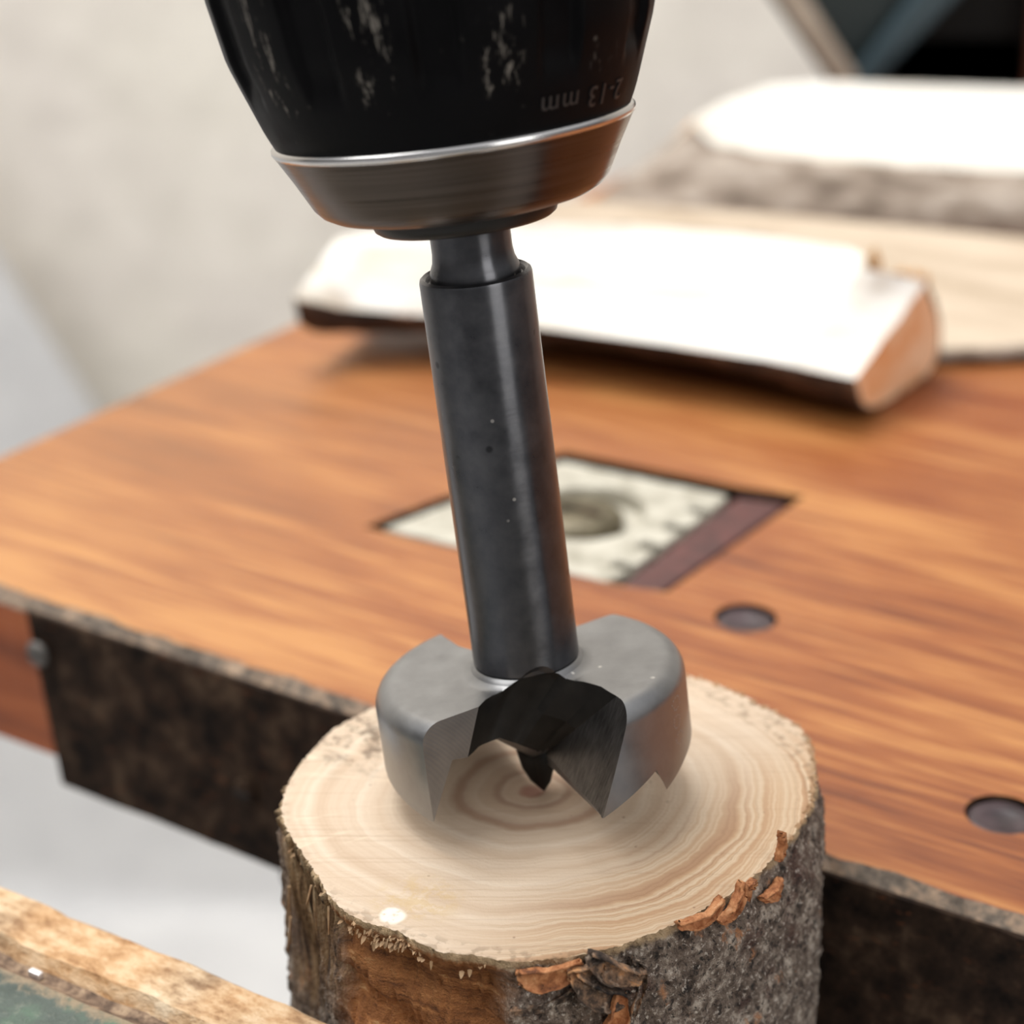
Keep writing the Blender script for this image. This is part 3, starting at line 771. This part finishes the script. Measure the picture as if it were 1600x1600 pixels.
# =================================================================== BIT AND CHUCK share one leaning axis
B0 = np.array([.0032, .1894, 0.0])
LEAN = math.radians(-7.1)
TIP = math.radians(-4.0)      # the bit also leans a little away from the viewer
AX = np.array(Matrix.Rotation(LEAN, 3, 'Y') @ Matrix.Rotation(TIP, 3, 'X') @ Vector((0, 0, 1)))
def bit():
    root = empty('forstner_bit', B0, (TIP, LEAN, 0), label='steel flat-bottom boring bit with grey two-lobed cutting head, standing on the log', cat='drill bit')
    R = .0152; ZT = .0137; RF = .0020
    mats = [mat_head(), mat_dark_gullet(), mat_rake(), mat_milled()]
    special = [-67, -42, -37.5, 48, 113, 138, 142.5, -132]
    ths = sorted(set([round(-180 + i * 1.5, 3) for i in range(240)] + special))
    ths = [t for t in ths if not any(0 < abs(t - s_) < .7 for s_ in special)]
    def rz(d):
        return float(np.interp(d, [-37.5, -20, 5, 25, 48, 60, 100], [.0035, .0048, .0057, .0049, .0038, .0038, .0038]))
    def bottom(r, deg):
        d = ((deg + 67) % 180) - 67      # two-fold symmetry: -67..113
        floor = min(.0090 if r < .0121 else .0093, .0033 + .90 * r)
        lip = .0039 + (r / R) * (-.0002 + .0024 * (d + 67) / 25.)
        lip = min(lip, floor) if r < .003 else lip
        sk = floor if r < .0125 else floor + (rz(d) - floor) * (r - .0125) / (R - .0125)
        if d <= -42: return lip
        if d < -37.5:
            k = (d + 42) / 4.5; return lip * (1 - k) + sk * k
        return sk
    top = [(0., .01455), (.0030, .01455), (.0045, .01455), (.0051, .01455), (.0053, .0144), (.0055, .0141), (.0060, ZT + .0001), (.0066, ZT), (.0085, ZT), (.0108, ZT)]
    for k in range(0, 9):
        a = math.pi / 2 * k / 8; top.append((R - RF + RF * math.sin(a), ZT - RF + RF * math.cos(a)))
    nb = [R, R - .0004, R - .0009, R - .0014, R - .0019, .0125, .0124, .0110, .0095, .0080, .0065, .005, .0038, .0028, .0020, .0012, .0006]
    V, F = [], []; rows = []
    V.append((0, 0, .01455)); rows.append([0])
    for r, z in top[1:]:
        row = []
        for d in ths:
            t = math.radians(d); V.append((r * math.cos(t), r * math.sin(t), z)); row.append(len(V) - 1)
        rows.append(row)
    for r in nb:
        row = []
        for d in ths:
            t = math.radians(d); V.append((r * math.cos(t), r * math.sin(t), bottom(r, d))); row.append(len(V) - 1)
        rows.append(row)
    V.append((0, 0, .0034)); rows.append([len(V) - 1])
    n = len(ths)
    for a, b in zip(rows[:-1], rows[1:]):
        for i in range(n):
            j = (i + 1) % n
            if len(a) == 1: F.append((a[0], b[i], b[j]))
            elif len(b) == 1: F.append((a[i], b[0], a[j]))
            else: F.append((a[i], b[i], b[j], a[j]))
    head = mesh('cutting_head', V, F, mats, root)
    V, F = lathe([(0, .01457), (.0050, .01457), (.00516, .0148), (.00516, .0167), (.00520, .029), (.00522, .0528), (.00514, .0531),
                  (.00489, .0533), (.0046, .0531), (.0044, .0527), (.0042, .0527), (.00418, .0531), (.00415, .0536), (.0040, .0540), (.0038, .0545), (.0037, .0554), (.0037, .0580), (.0037, .0690), (0, .0690)], 160)
    shank = mesh('shank', V, F, [mat_shank(), mats[1]], root, sharp=50)
    # gullet cutter
    Lp = np.array([-.0002, -.0010, .0039]); Pp = np.array([.0059, -.0140, .0037])
    cd = (Pp - Lp)[:2]; cd /= np.linalg.norm(cd)
    ad = np.array([-.0098 + .0045, -.0112 + .0080]); ad /= np.linalg.norm(ad)
    T = [(-.0046, -.0082, .0137), (-.0040, -.0068, .0137), (-.0033, -.0060, .0137), (-.0024, -.0055, .0138), (-.00168, -.0052, .0141), (-.0010, -.00516, .0145), (-.0005, -.00517, .0148), (.0000, -.00517, .0152), (.0005, -.00517, .0155),
         (.0011, -.00508, .0157), (.0017, -.00492, .0157), (.0022, -.00472, .01545), (.0027, -.00445, .0149), (.0032, -.00425, .0143), (.0038, -.00440, .0138), (.0046, -.00475, .0137), (.0054, -.0052, .0137),
         (.0062, -.0059, .0137), (.0070, -.0067, .0137), (.0078, -.0082, .0137), (.0084, -.0092, .0137)]
    Qk = [(-.0061, -.0090, .0094), (-.0050, -.0068, .0093), (-.0042, -.0062, .0090), (-.0031, -.0055, .0084), (-.0019, -.0045, .0073), (-.0007, -.0030, .0057), (-.0002, -.0010, .0039)]
    Q = []
    for i in range(len(T)):
        u = i / (len(T) - 1); k = u * (len(Qk) - 1); a = int(min(k, len(Qk) - 2)); fr = k - a
        Q.append(np.array(Qk[a]) * (1 - fr) + np.array(Qk[a + 1]) * fr)
    T = [np.array(t) for t in T]
    def col(i):
        t, q = T[i], Q[i]; d = (q - t)
        mid = (t + q) / 2
        tb = (t[2] - .0137) / .0020 if t[2] > .0138 else 0.
        mid = mid + np.array([0, .0009 * min(1, tb * 2), 0])
        ent = t * .8 + mid * .2 + np.array([0, .0004 * min(1, tb * 3), 0])
        low = q + d / abs(d[2]) * .0015; low2 = low + np.array([0, 0, -.012])
        bell = ss(.0137, .0144, t[2])
        if i == len(T) - 1: up = t - d / abs(d[2]) * .0025
        else:
            up = t + np.array([0, -.0004 - .0026 * bell, .0022 - .0015 * bell])
        return [low2, low, q, mid, ent, t, up]
    cols = [col(i) for i in range(len(T))]
    rowsN = len(cols[0])
    loops = []
    for k in range(rowsN):
        w_ = [c[k] for c in cols]
        oa = w_[0] + np.array([*(ad * .03), 0]); oc = w_[-1] + np.array([*(cd * .03), 0])
        fa = np.array([oa[0] * .4, -.05, oa[2]]); fc = np.array([oc[0] * .6, -.05, oc[2]])
        loops.append([oa] + w_ + [oc, fc, fa])
    nL = len(loops[0]); V, F, fm = [], [], []
    for lp in loops: V += [tuple(p) for p in lp]
    for k in range(rowsN - 1):
        for i in range(nL):
            j = (i + 1) % nL; a = k * nL
            F.append((a + i, a + j, a + nL + j, a + nL + i))
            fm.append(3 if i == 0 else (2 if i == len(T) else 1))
    F.append(tuple(range(nL))); fm.append(1); F.append(tuple((rowsN - 1) * nL + i for i in range(nL))); fm.append(1)
    cut = mesh('gullet_cutter', V, F, mats, root, smooth=False, fm=fm)
    cut2 = link('gullet_cutter_back', cut.data, root); cut2.rotation_euler = (0, 0, math.pi)
    cs = [link('c1', cut.data.copy(), root), link('c2', cut.data.copy(), root)]
    cs[1].rotation_euler = (0, 0, math.pi)
    for c in cs:
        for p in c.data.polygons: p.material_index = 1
        # slot order of the shank: 0 steel, 1 painted-dark gullet
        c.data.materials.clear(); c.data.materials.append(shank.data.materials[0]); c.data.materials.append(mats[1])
    bpy.context.view_layer.update()
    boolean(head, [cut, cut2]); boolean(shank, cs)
    for c in (cut, cut2, *cs): bpy.data.objects.remove(c)
    for o in (head, shank):
        me = o.data; bm = bmesh.new(); bm.from_mesh(me)
        bmesh.ops.remove_doubles(bm, verts=bm.verts, dist=2e-6)
        for f in bm.faces: f.smooth = True
        for e in bm.edges:
            if len(e.link_faces) != 2 or e.calc_face_angle(0) > math.radians(24) or e.link_faces[0].material_index != e.link_faces[1].material_index: e.smooth = False
        bm.to_mesh(me); bm.free()
    tag(head, label='satin grey two-lobed cutting head with pointed spurs'); tag(shank, label='dark blued cylindrical shank')
    # brad point
    V, F = lathe([(0, 0), (.00012, .0001), (.0010, .0014), (.0015, .0028), (.0018, .0050), (0, .0056)], 24, rfun=lambda r, z, t: r * (1 - .25 * math.cos(3 * t)))
    o = mesh('centre_point', V, F, mats[1], root); tag(o, label='short black centre point')
    # size mark stamped in the right lobe, worn to dots
    tm = M('stamped_mark', .6, .5, (.40, .35, .31)).m
    rnd = random.Random(5); V, F = [], []
    for (zc, chd) in ((.0109, -24), (.0091, -25), (.0073, -24)):
        for k in range(11):
            a = k / 11 * 2 * math.pi; d_ = chd + 3.6 * math.cos(a) * rnd.uniform(.7, 1.1); z = zc + .00062 * math.sin(a)
            t = math.radians(d_); r = R + .00002; b0 = len(V); s_ = .00007
            for (da, dz) in ((-1, -1), (1, -1), (1, 1), (-1, 1)):
                tt = t + da * s_ / R
                for rr in (R - .0001, r): V.append((rr * math.cos(tt), rr * math.sin(tt), z + dz * s_))
            for q in ((1, 3, 5, 7), (0, 1, 3, 2), (2, 3, 5, 4), (4, 5, 7, 6), (6, 7, 1, 0), (0, 2, 4, 6)): F.append(tuple(b0 + i for i in q))
    mesh('stamped_mark', V, F, tm, root, smooth=False)
    return root
BIT = bit()

def chuck():
    root = empty('drill_chuck', B0 + AX * .0580 + np.array([-.00022, 0, .00025]), (math.radians(-6.8), LEAN - math.radians(.45), 0),
                 label='black keyless drill chuck with brushed steel nose ring, gripping the bit', cat='drill chuck')
    base = .0580
    K = 1.028
    lathe_ = lambda prof, *a: lathe([(r * K, z) for r, z in prof], *a)
    sh = lambda V: [(x, y, z - base) for x, y, z in V]
    mr, ms = mat_ring(), mat_sleeve()
    # the materials above measure heights from the bit tip, so their objects keep that origin
    def part(name, V, F, mats, **k):
        o = mesh(name, V, F, mats, root, **k); o.location = (0, 0, -base); return o
    # nose ring
    prof = [(0, .0592), (.0080, .0592), (.0104, .0593), (.0116, .0596), (.0125, .0601), (.0131, .0608), (.0144, .0634), (.0156, .0656), (.01585, .0660), (0, .0660)]
    V, F = lathe_(prof, 192); o = part('nose_ring', V, F, mr, sharp=70); tag(o, label='brushed steel tapered nose ring')
    lm = M('highlight_lip', .2, 1., (.62, .61, .60)).m  # rim highlight put into the colour, lighter than the ring's steel
    V, F = lathe_([(0, .0659), (.01580, .0659), (.01598, .0662), (.01596, .0665), (.0157, .0668), (.0150, .0668), (0, .0668)], 192)
    o = part('highlight_lip', V, F, lm); tag(o, label='lip of the nose ring, rim highlight painted in lighter steel')
    # dark mouth ring
    dk = M('dark_steel_mouth', .45, .8, (.035, .033, .031)).m
    V, F = lathe_([(0, .0576), (.0041, .0576), (.0060, .05765), (.0077, .0577), (.0081, .0580), (.0083, .0586), (.0084, .0594), (0, .0594)], 128)
    o = part('mouth', V, F, dk, sharp=50); tag(o, label='dark steel chuck mouth')
    for k in range(3):
        t0 = math.radians(30 + 120 * k); V = []
        for rr, wd, z0, z1 in ((.0036, .0012, .0572, .0584), (.0060, .0016, .0575, .0584)):
            for z in (z0, z1):
                for s_ in (-1, 1): V.append((rr * math.cos(t0) - s_ * wd * math.sin(t0), rr * math.sin(t0) + s_ * wd * math.cos(t0), z))
        part('gripping_jaw', V, [(0, 1, 3, 2), (4, 6, 7, 5), (0, 4, 5, 1), (2, 3, 7, 6), (0, 2, 6, 4), (1, 5, 7, 3)], dk, smooth=False)
    # sleeve with grip flutes
    NF = 11
    zz = [.0667, .0675, .0684, .0694, .0704, .0713, .0722, .0731, .0740, .0750, .0760, .0770, .0785, .080, .082, .085, .090, .095, .100, .105, .110, .113, .1145]
    rr = np.interp(zz, [.0667, .0680, .0700, .0713, .0726, .0746, .080, .090, .100, .110, .1145], [.0156, .0162, .0169, .01735, .0178, .0185, .0194, .0201, .0204, .0203, .0195])
    prof = [(0, .0667)] + [(float(r), z) for r, z in zip(rr, zz)] + [(0, .1145)]
    def flute(r, z, t):
        if r < .01: return r
        k = ss(.0708, .0738, z) * (1 - ss(.104, .110, z))
        c = .5 + .5 * math.cos(NF * t + math.radians(248)); g = ss(.62, .86, c)
        return r - .0008 * k * g
    V, F = lathe_(prof, 540, flute)
    o = part('grip_sleeve', V, F, ms, sharp=60); tag(o, label='black fluted grip sleeve with pale scuffs')
    # raised lettering, upside down because the chuck points down
    def lettering(txt, deg_mid, z_mid, size, rot180=True, mat=None):
        cu = bpy.data.curves.new('t', 'FONT'); cu.body = txt; cu.size = size; cu.align_x = 'CENTER'; cu.align_y = 'CENTER'
        cu.extrude = .00010; cu.resolution_u = 3; cu.space_character = 1.15
        to = bpy.data.objects.new('t', cu); COL.objects.link(to); bpy.context.view_layer.update()
        me = bpy.data.meshes.new_from_object(to.evaluated_get(bpy.context.evaluated_depsgraph_get()))
        bpy.data.objects.remove(to)
        for v in me.vertices:
            x, y, z = v.co
            if rot180: x, y = -x, -y
            zc = z_mid + y; rb = float(np.interp(zc, zz, rr)) * K + .00002 + z
            t = math.radians(deg_mid) + x / .0170
            v.co = (rb * math.cos(t), rb * math.sin(t), zc)
        me.materials.clear(); me.materials.append(mat)
        ob = link('lettering', me, root); ob.location = (0, 0, -base); return ob
    mt = mat_text()
    lettering('2-13 mm', -44, .0688, .0025, mat=mt)
    # rear: spindle collar and the gearbox nose of the drill that holds the chuck, above the frame
    V, F = lathe_([(0, .1140), (.012, .1140), (.012, .1200), (0, .1200)], 64); part('spindle', V, F, dk, sharp=40)
    gb = M('dark_gearbox_housing', .5, 0, (.02, .03, .03)).m
    V, F = lathe_([(0, .1195), (.019, .1195), (.023, .122), (.026, .135), (.027, .170), (.026, .178), (0, .178)], 64)
    part('gearbox_nose', V, F, gb, sharp=40)
    return root
CHUCK = chuck()

# =================================================================== FIREWOOD
def strip_px(pts, n):
    """resample a list of world points evenly"""
    P = np.array(pts); s = np.concatenate([[0], np.cumsum(np.linalg.norm(np.diff(P, axis=0), axis=1))]); s /= s[-1]
    u = np.linspace(0, 1, n); return np.stack([np.interp(u, s, P[:, k]) for k in range(3)], 1)
def split_piece(name, front, ridge, under, parts_mats, label, rough=.0006, seed=0, labels=None, group=None):
    """a split log: face between front edge and ridge, bark from front edge round underneath back to ridge.
       'under' is a list of point rows giving the bark side from the front edge to the ridge."""
    n = 60
    Fr, Rg = strip_px(front, n), strip_px(ridge, n); U = [strip_px(u, n) for u in under]
    org = np.array([*(np.mean(Fr, 0)[:2] + np.mean(Rg, 0)[:2]) / 2, Z_B])
    ang = math.atan2(Fr[-1][1] - Fr[0][1], Fr[-1][0] - Fr[0][0])
    root = empty(name, org, (0, 0, ang), label=label, cat='firewood')
    if group: root['group'] = group
    ca, sa = math.cos(-ang), math.sin(-ang)
    loc = lambda p: (ca * (p[0] - org[0]) - sa * (p[1] - org[1]), sa * (p[0] - org[0]) + ca * (p[1] - org[1]), p[2] - org[2])
    nf = 12
    # wood body: face + ends, closed by a slightly inset under side
    ring = []
    def under_row(k, s):
        """bark section point, s in 0..1 from front edge to ridge"""
        pts = np.array([Fr[k]] + [u[k] for u in U] + [Rg[k]])
        d = np.concatenate([[0], np.cumsum(np.linalg.norm(np.diff(pts, axis=0), axis=1))]); d /= d[-1]
        # catmull style smoothing by sampling twice
        q = np.array([np.interp(s, d, pts[:, c]) for c in range(3)]); e = .06
        q2 = np.array([np.interp(min(1, s + e), d, pts[:, c]) for c in range(3)]); q3 = np.array([np.interp(max(0, s - e), d, pts[:, c]) for c in range(3)])
        return q * .5 + .25 * (q2 + q3) if 0 < s < 1 else q
    ns = 22
    V = []
    for k in range(n):
        row = []
        for j in range(nf + 1):
            s = j / nf; p = Fr[k] * (1 - s) + Rg[k] * s
            nz = rough * fbm(k * .12, s * 9, seed) * math.sin(math.pi * s) * 1.5
            row.append(p + np.array([0, 0, nz]))
        c = (np.mean([Fr[k], Rg[k]] + [u[k] for u in U], axis=0))
        for j in range(1, ns):
            s = 1 - j / ns; p = under_row(k, s); row.append(p + (c - p) * .06)
        V += [loc(p) for p in row]
    m = nf + ns; F, fm = [], []
    for k in range(n - 1):
        for j in range(m):
            a = k * m; F.append((a + j, a + (j + 1) % m, a + m + (j + 1) % m, a + m + j)); fm.append(0)
    F.append(tuple(range(m))); fm.append(1); F.append(tuple((n - 1) * m + j for j in range(m))); fm.append(1)
    wood = mesh('split_wood', V, F, parts_mats[:2], root, fm=fm, sharp=40)
    # bark shell
    V, F = [], []
    for s_ in (0, 1):
        for k in range(n):
            c = (np.mean([Fr[k], Rg[k]] + [u[k] for u in U], axis=0))
            for j in range(ns + 1):
                s = j / ns; p = under_row(k, s); d = (c - p) / np.linalg.norm(c - p)
                lump = .0004 * fbm(k * .3, s * 12, seed + 5) + .0003 * fbm(k * .9, s * 30, seed)
                q = p + d * (.0009 * s_) - d * lump * (1 - s_)
                q[2] = max(q[2], Z_B + .00002 + .0009 * s_)
                V.append(loc(q))
    n1 = n * (ns + 1)
    for k in range(n - 1):
        for j in range(ns):
            a = k * (ns + 1) + j; q = (a, a + 1, a + ns + 2, a + ns + 1); F.append(q); F.append(tuple(n1 + i for i in q[::-1]))
    rim = [k * (ns + 1) for k in range(n)] + [(n - 1) * (ns + 1) + j for j in range(1, ns + 1)] + [k * (ns + 1) + ns for k in range(n - 2, -1, -1)] + list(range(ns - 1, 0, -1))
    for a, b in zip(rim, rim[1:] + rim[:1]): F.append((a, b, n1 + b, n1 + a))
    bk = mesh('bark', V, F, parts_mats[2], root)
    if labels: tag(wood, label=labels[0]); tag(bk, label=labels[1])
    return root

mpale = mat_pale(); mend = mat_fw_end()
mwarm = mat_pale('warm_split_wood', lo=(164, 144, 120), hi=(200, 182, 160))
bk_dark = mat_fw_bark('dark_brown_bark', (24, 15, 10), (60, 40, 27), (96, 68, 48))
bk_grey = mat_fw_bark('grey_brown_bark', (92, 78, 66), (142, 127, 113), (178, 165, 152))

# near half log
zf = -.0055
fr = [onz(458, 466, zf + .004), onz(540, 482, zf + .001), onz(660, 492, zf), onz(850, 512, zf), onz(1050, 540, zf), onz(1200, 563, zf), onz(1300, 585, zf), onz(1336, 592, zf)]
rg_px = [(528, 372, .004), (640, 352, .0065), (800, 348, .0075), (1000, 352, .0075), (1180, 368, .0075), (1330, 388, .0072), (1352, 402, .0072), (1343, 420, .0070), (1372, 424, .0066), (1415, 432, .0050), (1448, 440, .0036)]
rg = [onz(*p) for p in rg_px]
dn = lambda P, dx, dy, z: [np.array([p[0] + dx, p[1] + dy, z]) for p in P]
frs, rgs = strip_px(fr, 8), strip_px(rg, 8)
nrm = np.array([.40, .916, 0])
def sect(fr_, rg_, spec):
    """bark-side rows from offsets: (fraction front->ridge, height above bench, push)"""
    out = []
    for (t, h, push) in spec:
        row = []
        for a, b in zip(fr_, rg_):
            p = a * (1 - t) + b * t; row.append(np.array([p[0] + nrm[0] * push, p[1] + nrm[1] * push, Z_B + h]))
        out.append(row)
    return out
ev = np.array([.5, .866])
def off(P, d, h, lift=()):
    return [np.array([p[0] + ev[0] * d, p[1] + ev[1] * d, Z_B + h + (lift[i] if i < len(lift) else 0)]) for i, p in enumerate(P)]
lf = (.0035, .0022, .0026, .0028, .0028, .0024, .0012, 0.)
U = [off(frs, .0008, .0052, lf), off(frs, .0052, .0022, lf), off(frs, .0125, .0003, lf), off(frs, .019, .0001, (.003, .0012)), off(rgs, .0075, .0001, (.003, .0012)), off(rgs, .0108, .0040), off(rgs, .0095, .0085), off(rgs, .0050, .0140)]
split_piece('firewood_log', fr, rg, U, [mpale, mend, bk_dark], 'nearest split half log, bright white split face and tan cut end, lying on the bench', seed=1,
            labels=('pale split face and tan cut end', 'dark brown bark'))
# splinter stubs on its broken far corner
def stubs():
    root = [o for o in bpy.data.objects if o.name == 'firewood_log'][0]
    inv = (Matrix.Translation(root.location) @ root.rotation_euler.to_matrix().to_4x4()).inverted()
    rnd = random.Random(2)
    m = M('tan_splinter', .7, 0, srgb(224, 178, 128)).m
    for (x, y, z, s_) in ((1366, 406, .0060, .0016), (1408, 438, .0040, .0022), (1428, 440, .0028, .0022), (1442, 444, .0016, .0018)):
        p = onz(x, y, z); V = []
        for k in range(4):
            w_ = s_ * (1, .9, .6, .12)[k]; h = (-.004, 0, .0012, .0022)[k]
            for a in range(6):
                t = a * math.pi / 3; V.append(inv @ Vector((p[0] + w_ * .8 * math.cos(t) * rnd.uniform(.7, 1.2), p[1] + w_ * .5 * math.sin(t), p[2] + h)))
        F = [tuple(range(6))] + [(k * 6 + a, k * 6 + (a + 1) % 6, k * 6 + 6 + (a + 1) % 6, k * 6 + 6 + a) for k in range(3) for a in range(6)] + [tuple(range(18, 24))]
        mesh('splinter', V, F, m, root, smooth=False)
stubs()

# middle piece: warm face tipped towards the bench edge
zf = -.0118
fr = [np.array([-.002, .3900, zf]), np.array([.030, .3790, zf]), onz(1470, 545, zf), onz(1540, 543, zf), onz(1600, 538, zf), onz(1760, 540, zf)]
rg = [ony(700, 308, .405), ony(900, 313, .405), ony(1250, 338, .402), ony(1600, 372, .398), ony(1790, 390, .396)]
fs_, rs_ = strip_px(fr, 8), strip_px(rg, 8)
nrm = np.array([.05, 1., 0])
U = sect(fs_, rs_, [(-.04, .0020, -.0012), (-.03, .0002, -.0008), (.06, .0001, 0), (.5, .0001, 0), (.95, .0001, 0), (1.02, .006, .002)])
split_piece('firewood_log', fr, rg, U, [mwarm, mend, bk_grey], 'middle split piece with warm streaky face, between the nearest and the farthest half log', seed=4,
            labels=('warm streaky split face', 'grey bark'))
# far half log: face up, grey bark towards us
fr = [ony(1082, 196, .438), ony(1110, 222, .432), ony(1180, 238, .430), ony(1300, 250, .430), ony(1450, 260, .430), ony(1600, 268, .430), ony(1800, 285, .430)]
rg = [ony(1088, 184, .452), ony(1130, 160, .466), ony(1210, 132, .482), ony(1300, 128, .486), ony(1450, 133, .486), ony(1600, 138, .486), ony(1800, 146, .486)]
fs_, rs_ = strip_px(fr, 8), strip_px(rg, 8)
nrm = np.array([0, 1., 0])
U = []
for (t, h, push, ext) in ((-.10, .0130, -.003, .010), (-.14, .0060, -.009, .022), (-.10, .0001, -.012, .026), (.5, .0001, 0, .022), (1.0, .0001, .002, .016), (1.08, .008, .004, .008)):
    row = []
    for i, (a, b) in enumerate(zip(fs_, rs_)):
        p = a * (1 - t) + b * t; k = (1 - i / 7.) ** 2
        row.append(np.array([p[0] - ext * k, p[1] + push, Z_B + h]))
    U.append(row)
split_piece('firewood_log', fr, rg, U, [mpale, mend, bk_grey], 'farthest half log at the back, rounded white end and broad grey-brown bark', seed=8,
            labels=('bright split face', 'grey-brown bark'))

# =================================================================== DARK CASE AT THE BACK
def case():
    Y = .60
    P = lambda x, y, Yy=Y: ony(x, y, Yy)
    base = onz(1400, 100, Z_B)
    root = empty('tool_case', (.118, .515, Z_B), label='dark green tool case with pale slanted rim and blue-grey strut, behind the farthest log', cat='tool case')
    o = np.array([.118, .515, Z_B]); L = lambda p: tuple(np.array(p) - o)
    tl = M('dark_teal_panel', .5, 0, srgb(24, 38, 40)).m; bl = M('black_case', .9, 0, (.0012, .0014, .0012)).m
    rim = M('pale_rim', .6); rn = rim.noise(60, 3); rim.color(rim.ramp(rn, [(.3, srgb(150, 136, 120)), (.7, srgb(186, 172, 156))]))
    gl = M('blue_grey_strut', .5, 0, srgb(50, 68, 76)).m
    def slab(name, px, y0, y1, mat, bev=.001):
        """outline measured at depth y0, given its own thickness towards y1"""
        n = len(px); A = [ony(x, y, y0) for x, y in px]
        V = [L(p) for p in A] + [L((p[0], p[1] + (y1 - y0), p[2])) for p in A]
        F = [tuple(range(n)), tuple(range(n, 2 * n))[::-1]] + [(i, (i + 1) % n, (i + 1) % n + n, i + n) for i in range(n)]
        ob = mesh(name, V, F, mat, root, smooth=False); bevel(ob, bev); return ob
    bot = 87
    slab('body', [(1318, 152), (1620, 152), (1620, -260), (1120, -260)], .516, .600, bl, .003)
    tag(slab('side_panel', [(1326, 150), (1340, 110), (1600, -150), (1190, -120)], .511, .515, tl), label='dark teal panel')
    tag(slab('strut', [(1318, 142), (1358, 142), (1600, -110), (1508, -110)], .505, .510, gl), label='blue-grey diagonal strut')
    tag(slab('rim', [(1312, 142), (1356, 142), (1164, -160), (1108, -160)], .505, .516, rim.m), label='pale worn slanted rim')
    tag(slab('edge_strip', [(1304, 142), (1313, 142), (1109, -160), (1096, -160)], .506, .518, bl, .0005), label='thin black edge strip')
    # stand it on the bench
    v, f = boxv(-.030, .022, .001, .080, 0, .022); bevel(mesh('foot', v, f, bl, root, smooth=False), .001)
    # brown post at the right
    pr = empty('wooden_post', (.1293, .512, Z_B), label='reddish brown wooden post at the right edge behind the logs', cat='post')
    pm = M('red_brown_wood', .6); pn = pm.noise(1, 4, vec=pm.map(scale=(200, 200, 20)))
    pm.color(pm.ramp(pn, [(.3, srgb(98, 58, 40)), (.7, srgb(146, 92, 66))]))
    v, f = boxv(-.0085, .0085, -.008, .008, 0, .085); bevel(mesh('post', v, f, pm.m, pr, smooth=False), .001)
    v, f = boxv(-.0095, .0095, -.009, .009, .085, .090); bevel(mesh('cap', v, f, pm.m, pr, smooth=False), .001)
case()
